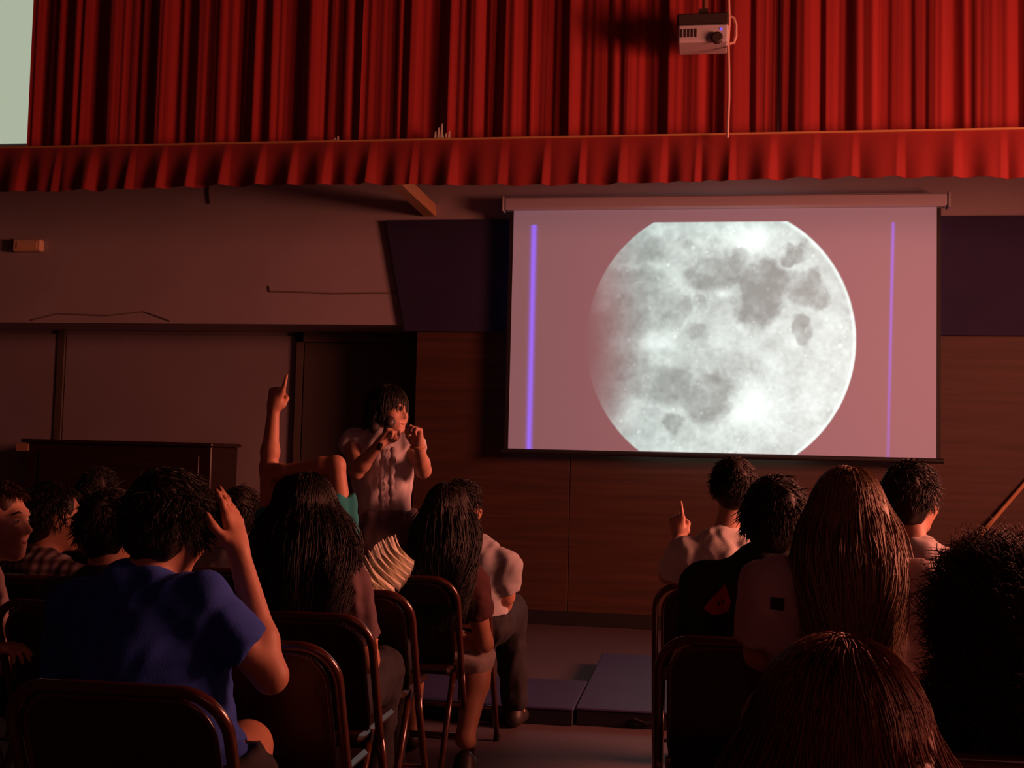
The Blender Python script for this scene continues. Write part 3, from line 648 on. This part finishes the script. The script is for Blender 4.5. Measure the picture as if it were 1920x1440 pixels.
        MB().tube([L(-.022, .084, -.058), L(-.01, .092, -.0565), L(0, .0935, -.058), L(.01, .092, -.0565), L(.022, .084, -.058)], [.0015, .004, .0046, .004, .0015], 8).build('lips', mat('lips', (.5, .13, .11), .4), root, True)
    return root, so, dict(L=L, HR=HR, S=S, H=H, shL=shL, shR=shR, br=br, bf=bf)
def seat(C, dx=0.0, dy=.27, z=.54): return (C[0]+dx, C[1]+dy, z)
A = lambda px, py, Y: onY(px, py, Y)

# --- left block
# person in the blue shirt, hand to the head
Y = C1[1]
person('person in a blue T-shirt with one hand raised to dark tousled hair', A(315, 988, Y+.27), -6, seat(C1, -.02, .27), A(252, 1112, Y+.2), hpitch=-14, s=1.0, hs=.98, hw=.15, wide=1.25, byaw=-4,
       armR=(A(508, 1268, Y+.26), A(446, 1030, Y+.30), A(428, 925, Y+.34)-A(446, 1030, Y+.30), (-1, .25, 0), 'flat'), shirt=cloth('blue_tee', (.02, .07, .42)), sleeve=.62, legs=[(np.array(seat(C1, -.06)), np.array(seat(C1, -.1))+np.array([0, .36, 0]), np.array([C1[0]-.1, C1[1]+.62, .075])), (np.array(seat(C1, .12)), A(462, 1400, Y+.5), A(462, 1400, Y+.5)*np.array([1, 1, 0])+np.array([0, .02, .075]))], shorts=True, hair=('short', HAIRK, 2600, .05, .0018, dict(front=.5)), h=.0065, fine=True)
# profile face at the left edge
chL = []
Yp = C3[1]; c = A(-6, 980, Yp+.2); ch = (float(c[0])-.19, Yp)
chair_at(ch[0], ch[1], 'brown folding chair at the left edge under the person in profile')
person('person in profile at the left edge facing right', c, -88, seat(ch, .04), c+np.array([-.06, -.03, -.19]), byaw=-55, hs=1.03, hw=.15, shirt=cloth('mauve_tee', (.30, .2, .2)), skin=SKIN2, hair=('short', HAIRB, 1500, .045, .0018), h=.006, eyes=True,
       armR=(A(-60, 1190, Yp-.02), A(-30, 1222, Yp-.03), A(20, 1212, Yp-.02)-A(-30, 1222, Yp-.03), (.1, .1, -1), 'relax'))
# plaid shirt
Yp = C4[1]; c = A(100, 972, Yp+.22); ch = (float(c[0])-.02, Yp)
chair_at(ch[0], ch[1], 'brown folding chair under the plaid shirt on the left')
pl = mat('plaid_cloth', (.3, .2, .2), .9); nt = pl.node_tree; tc = nt.nodes.new('ShaderNodeTexCoord'); bs = nt.nodes['Principled BSDF']
prev = None
for dr in ('X', 'Z'):
    wv = nt.nodes.new('ShaderNodeTexWave'); wv.bands_direction = dr; wv.inputs['Scale'].default_value = 9; nt.links.new(tc.outputs['Object'], wv.inputs[0])
    mx_ = nt.nodes.new('ShaderNodeMix'); mx_.data_type = 'RGBA'; mx_.blend_type = 'MULTIPLY' if prev else 'MIX'
    if prev: nt.links.new(prev.outputs[2], mx_.inputs[6]); mx_.inputs[0].default_value = .9; 
    if not prev:
        nt.links.new(wv.outputs[0], mx_.inputs[0]); mx_.inputs[6].default_value = (.10, .05, .07, 1); mx_.inputs[7].default_value = (.45, .36, .36, 1)
    else:
        rp = nt.nodes.new('ShaderNodeValToRGB'); rp.color_ramp.elements[0].color = (.3, .22, .25, 1); rp.color_ramp.elements[1].color = (1, 1, 1, 1); nt.links.new(wv.outputs[0], rp.inputs[0]); nt.links.new(rp.outputs[0], mx_.inputs[7])
    prev = mx_
nt.links.new(prev.outputs[2], bs.inputs['Base Color'])
person('person in a plaid shirt with short dark hair turned to the right', c, -48, seat(ch), c+np.array([-.02, -.05, -.185]), byaw=-10, hs=1.05, hw=.155, shirt=pl, hair=('short', HAIRK, 1200, .042, .002), h=.008)
# dark heads between them
Yp = C3[1]; c = A(208, 992, Yp+.2); ch = (float(c[0]), Yp)
chair_at(ch[0]-.03, ch[1], 'brown folding chair hidden behind the blue shirt')
person('dark-haired person in dark clothes sitting beyond the blue shirt', c, -10, seat(ch), c+np.array([0, -.05, -.19]), hs=.98, shirt=cloth('dark_tee', (.03, .025, .035)), hair=('short', HAIRK, 1000, .055, .002, dict(front=.5)), h=.01)
Yp = C6[1]; c = A(186, 925, Yp+.2); ch = (float(c[0]), Yp)
chair_at(ch[0], ch[1], 'brown folding chair in the far row before the piano')
person('person far off before the piano, only dark hair showing', c, 0, seat(ch), c+np.array([0, -.04, -.19]), shirt=cloth('dark_tee', (.03, .025, .035)), hair=('short', HAIRK, 700, .042, .0022), h=.011)
Yp = C5[1]; c = A(452, 968, Yp+.2); ch = (float(c[0]), Yp)
chair_at(ch[0], ch[1], 'brown folding chair ahead of the hand held to the head')
person('dark-haired person with a pale collar just right of the raised hand', c, 0, seat(ch), c+np.array([0, -.05, -.19]), hs=.95, shirt=cloth('pale_grey_tee', (.4, .38, .4)), hair=('short', HAIRK, 800, .05, .0022), h=.011)
# long-haired person in the grey-purple top
Y = C3[1]
person('person with long dark wavy hair and a grey-purple top, left of the cream frill', A(576, 968, Y+.2), 3, seat(C3, -.02, .27), A(574, 1080, Y+.15), hs=1.03, hw=.125, shirt=cloth('grey_purple_top', (.13, .075, .085)), sleeve=.7,
       hair=('long', HAIRK, 3600, .38, .0018, dict(back=.1, spread=1.3, mass=.11, bulk=.165)), h=.009)
# teal sleeve, both arms up
Y = C4[1]; sh = A(570, 1012, Y+.2)
_, so, inf = person('person in a teal T-shirt pointing one finger up, other arm over the head', A(560, 945, Y+.26), 0, seat(C4, -.06, .27), sh, hs=.95, hw=.14, s=.92,
       armL=(A(504, 878, Y+.24), A(513, 766, Y+.26), A(528, 690, Y+.27)-A(513, 766, Y+.26), (.15, 1, 0), 'point'),
       armR=(A(630, 872, Y+.2), A(532, 882, Y+.2), A(490, 884, Y+.22)-A(532, 880, Y+.2), (0, 1, -.2), 'grip'), shirt=cloth('teal_tee', (.02, .28, .30)), sleeve=.56, hair=('long', HAIRK, 1200, .2, .002, dict(back=.1)), h=.0058, fine=True)
tp = bpy.data.objects[so.parent.name]
# cream frill at the side of the teal shirt
NV, NU = 9, 150; fr = np.zeros((NV, NU, 3)); a0 = A(694, 1098, Y+.1); a1 = A(758, 1030, Y+.22)
for i in range(NU):
    u = i/(NU-1); base = a0*(1-u)+a1*u; wdt = .075*(.75+.35*math.sin(math.pi*u)); g1 = math.sin(u*2*math.pi*8+.7*math.sin(u*9)); g2 = math.sin(u*2*math.pi*17)
    for j in range(NV):
        t = j/(NV-1)*2-1; q = base+np.array([t*wdt*.62, 0, t*wdt*.85*-1*0+ -t*wdt*.7]); q = q+np.array([.2, -1, .15])*(.010*g1+.004*g2)*(1-.25*abs(t))+np.array([.008*g1*t, -.03*(1-t*t), .012*g2*t]); fr[j, i] = q
I = np.arange(NV*NU).reshape(NV, NU); Qf = np.stack([I[:-1, :-1], I[:-1, 1:], I[1:, 1:], I[1:, :-1]], -1).reshape(-1, 4); vf = fr.reshape(-1, 3); vb = vf+np.array([0, .004, 0])
fo = link('frill', np.vstack([vf, vb]), np.vstack([Qf, Qf[:, ::-1]+len(vf)]), cloth('cream_cotton', (.9, .87, .7), .95), tp); fo['label'] = 'gathered cream cotton frill'
# long straight dark hair by the aisle
Y = C5[1]; H7 = seat(C5, .0, .27)
lg = [(np.array(H7)+np.array([-.08, 0, -.02]), np.array(H7)+np.array([-.08, .36, -.01]), np.array([H7[0]-.08, H7[1]+.36, .075])), (np.array(H7)+np.array([.09, 0, -.02]), A(898, 1235, Y+.33), A(872, 1385, Y+.20))]
person('person with very long straight dark hair and bare knees by the aisle', A(838, 966, Y+.2), 0, H7, A(833, 1056, Y+.15), hs=1.0, hw=.125, shirt=cloth('dark_red_top', (.10, .03, .03)), legs=lg, skirt=True, bottom=cloth('white_shorts', (.5, .42, .4)),
       hair=('long', HAIRK, 3400, .44, .0017, dict(back=.1, spread=1.0, mass=.085, bulk=.13)), h=.009)
# pale grey shirt leaning into the aisle
Y = C6[1]; H9 = seat(C6, .1, .27)
person('short-haired person in a pale grey shirt leaning towards the aisle', A(868, 950, Y+.26), -22, H9, A(893, 1035, Y+.2), byaw=-12, hs=.96, hw=.15, shirt=cloth('pale_grey_shirt', (.48, .47, .5)), sleeve=.8,
       armR=(A(950, 1118, Y+.24), A(930, 1170, Y+.42), (-.3, 1, -.1), (0, 0, -1), 'relax'), hair=('short', HAIRK, 1200, .042, .002), h=.008, hem=.06, fine=True,
       legs=[(np.array(H9)+np.array([-.08, 0, -.02]), np.array(H9)+np.array([-.06, .38, -.01]), np.array([H9[0]-.06, H9[1]+.4, .075])), (np.array(H9)+np.array([.08, 0, -.02]), np.array(H9)+np.array([.12, .37, -.01]), np.array([H9[0]+.16, H9[1]+.36, .075]))])

# --- presenter
PYp = 5.2; pc = A(728, 772, PYp); ph = A(714, 968, PYp); PS = A(718, 822, PYp); ft = onY(714, 1300, PYp)
H0 = np.array([ph[0], PYp, ph[2]-.03])
_, so, inf = person('person standing with a microphone at the mouth, white ruffled blouse, dark skirt', pc, -114, H0, PS, byaw=180, hs=.97, wide=.9, hw=.138, s=.97, hroll=4, standing=True, skin=SKIN2, eyes=True,
       armR=(A(668, 884, PYp-.16), A(712, 832, PYp-.24), np.array([.55, .05, .75]), (.7, -.1, -.6), 'grip'),
       armL=(A(794, 882, PYp-.06), A(785, 836, PYp-.2), np.array([-.12, -.1, 1]), (-.6, -.8, 0), 'grip'),
       legs=[(H0+np.array([q*.08, 0, -.05]), np.array([H0[0]+q*.085, PYp-.02, .47]), np.array([H0[0]+q*.09, PYp+.02, .075])) for q in (-1, 1)],
       shirt=cloth('white_blouse', (.74, .68, .72)), sleeve=.14, bottom=cloth('slate_skirt', (.17, .125, .14)), skirt=True, hair=('bob', HAIRK, 1600, .15, .0017, dict(back=.03, front=.62)), h=.0058, fine=True, hem=-.02)
pt = so.parent
cb0 = A(722, 850, PYp-.14); zt = float(PS[2])
for dx_, zl in ((-.022, .34), (.022, .30)):     # ruffle strips down the blouse front
    V = []; n_ = 40
    for q in range(n_):
        t = q/(n_-1); z0 = zt-.04-zl*t; yy = PYp-.112-.03*math.sin(math.pi*min(1, t*1.2))
        for e in (-1, 0, 1): V.append((float(cb0[0])+.01+dx_+e*(.013+.004*math.sin(t*40)), yy-.008*(1-abs(e))-.003*math.sin(t*75+e*1.2), z0))
    Fq = [(q*3+e, q*3+e+1, q*3+e+4, q*3+e+3) for q in range(n_-1) for e in (0, 1)]
    link('ruffle', V+[(a, b_+.004, c_) for a, b_, c_ in V], Fq+[tuple(k_+len(V) for k_ in f_[::-1]) for f_ in Fq], MATS['white_blouse'], pt, True)
bw = A(783, 838, PYp-.19)
MB().tube([bw+np.array([.03*math.cos(a), .03*math.sin(a), .004*math.sin(a)]) for a in np.linspace(0, 2*math.pi, 18, endpoint=False)], .006, 6, True).build('bracelet', GOLD, pt, True)
mh = A(732, 788, PYp-.19); mt_ = A(710, 842, PYp-.27); mc = empty('microphone', mt_, 'black handheld microphone held at the mouth of the standing person', 'microphone')
MB().tube([mt_, mt_+(mh-mt_)*.75], [.011, .014], 10).build('handle', BLACK, mc, True)
v_ = nrm(mh-mt_); bb = mt_+(mh-mt_)*.75
MB().tube([bb+v_*t for t in (0, .01, .025, .04, .052, .058)], [.016, .022, .026, .024, .014, .003], 12).build('grille', DARKM, mc, True)

# --- right block
Y = D2[1]; H1 = seat(D2, .06, .27)
person('person in a white T-shirt pointing one small finger up in the front row', A(1374, 915, Y+.26), 4, H1, A(1352, 1020, Y+.2), byaw=8, hs=.96, hw=.15, wide=1.08, skin=SKIN2,
       armL=(A(1252, 1078, Y+.26), A(1274, 1006, Y+.44), A(1262, 926, Y+.46)-A(1274, 1006, Y+.44), (.3, 1, 0), 'point2'), shirt=cloth('white_tee', (.82, .76, .72)), sleeve=.8, hair=('short', HAIRK, 1200, .042, .002), h=.0058, fine=True, hem=.05)
Y = D1[1]; H2 = seat(D1, .12, .27)
_, so2, _ = person('person in a black T-shirt with a red emblem on the back', A(1452, 978, Y+.22), 0, H2, A(1425, 1066, Y+.16), hs=1.0, hw=.16, wide=1.08, shirt=cloth('black_tee', (.016, .013, .014)), sleeve=.6, hair=('short', HAIRK, 1500, .05, .0019), h=.008, fine=True)
Yc = D1[1]-.55; c = A(1588, 972, Yc+.2); ch3 = (float(c[0])-.0, Yc)
chair_at(ch3[0], ch3[1], 'brown folding chair under the long fair-edged hair on the right')
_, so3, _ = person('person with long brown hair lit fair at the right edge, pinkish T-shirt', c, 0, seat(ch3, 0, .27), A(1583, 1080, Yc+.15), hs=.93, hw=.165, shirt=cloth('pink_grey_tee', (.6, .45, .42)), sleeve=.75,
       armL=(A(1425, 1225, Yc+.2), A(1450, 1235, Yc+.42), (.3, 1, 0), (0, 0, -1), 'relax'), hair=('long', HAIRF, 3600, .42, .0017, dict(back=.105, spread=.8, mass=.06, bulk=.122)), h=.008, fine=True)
Yc = D2[1]-.55; c = A(1710, 936, Yc+.24); ch4 = (float(c[0])-.02, Yc)
chair_at(ch4[0], ch4[1], 'brown folding chair under the white collar on the right')
person('person in a white collared shirt with short dark hair and a lit ear', c, -34, seat(ch4), c+np.array([-.0, -.05, -.185]), byaw=-8, hs=1.03, hw=.155, shirt=cloth('white_shirt', (.66, .58, .58)), skin=SKIN2, hair=('short', HAIRK, 1400, .04, .0019), h=.007, fine=True)
Yc = 1.98; c = A(1868, 1182, Yc+.22); ch5 = (float(c[0]), Yc)
chair_at(ch5[0], ch5[1], 'brown folding chair under the large curly head on the right')
person('person with a big head of dark curly hair at the right edge', c, 5, seat(ch5), c+np.array([0, -.05, -.2]), hs=1.0, hw=.15, shirt=cloth('dark_tee', (.03, .025, .035)), hair=('curly', HAIRB, 3600, .075, .0015), h=.009)
Yc = 1.02; c = A(1572, 1440, Yc+.2); ch6 = (float(c[0]), Yc)
chair_at(ch6[0], ch6[1], 'brown folding chair under the nearest auburn head')
person('nearest person, only the crown of smooth auburn hair showing', c, 0, seat(ch6, 0, .27, .50), c+np.array([0, -.04, -.2]), hs=1.02, hw=.14, s=.92, shirt=cloth('dark_tee', (.03, .025, .035)), hair=('long', HAIRR, 7500, .30, .0010, dict(back=.09, spread=.6, mass=.075, bulk=.13)), h=.009)
# printed marks projected on the shirts along their wearers' backs
bpy.context.view_layer.update()
def decal(o, poly, Yfrom, m, name, n=16):
    me = o.data; bvh = BVHTree.FromPolygons([o.matrix_world @ v.co for v in me.vertices], [tuple(p.vertices) for p in me.polygons])
    pts = [A(px_, py_, Yfrom+.1) for px_, py_ in poly]; c_ = sum(pts)/len(pts); mb = MB(); V = []; Fq = []
    ring = []
    for k in range(1, n+1):
        for p in pts:
            q = c_+(p-c_)*k/n; hit = bvh.ray_cast(Vector((q[0], Yfrom-.4, q[2])), Vector((0, 1, 0)))[0]
            ring.append(np.array(hit)+np.array([0, -.0025, 0]) if hit is not None else None)
    N = len(pts); good = [p is not None for p in ring]
    vid_ = {}; 
    for i_, p in enumerate(ring):
        if p is not None: vid_[i_] = len(V); V.append(p)
    for k in range(n-1):
        for i_ in range(N):
            q = [k*N+i_, k*N+(i_+1) % N, (k+1)*N+(i_+1) % N, (k+1)*N+i_]
            if all(good[t] for t in q): Fq.append(tuple(vid_[t] for t in q))
    Fq.append(tuple(vid_[i_] for i_ in range(N) if good[i_])) if all(good[:N]) else None
    if Fq: link(name, V, Fq, m, o, True)
REDP = mat('red_print', (.35, .03, .03), .8)
decal(so2, [(1318, 1135), (1330, 1118), (1345, 1103), (1358, 1088), (1364, 1105), (1368, 1120), (1364, 1136), (1350, 1144), (1335, 1146)], D1[1]+.1, REDP, 'red_emblem')
decal(so2, [(1352, 1108), (1358, 1116), (1356, 1126), (1348, 1130), (1345, 1120)], D1[1]+.097, MATS['black_tee'], 'emblem_hole')
decal(so3, [(1437, 1105), (1462, 1108), (1460, 1130), (1437, 1126)], Yc*0+D1[1]-.4, mat('dark_print', (.03, .015, .015), .8), 'dark_patch')
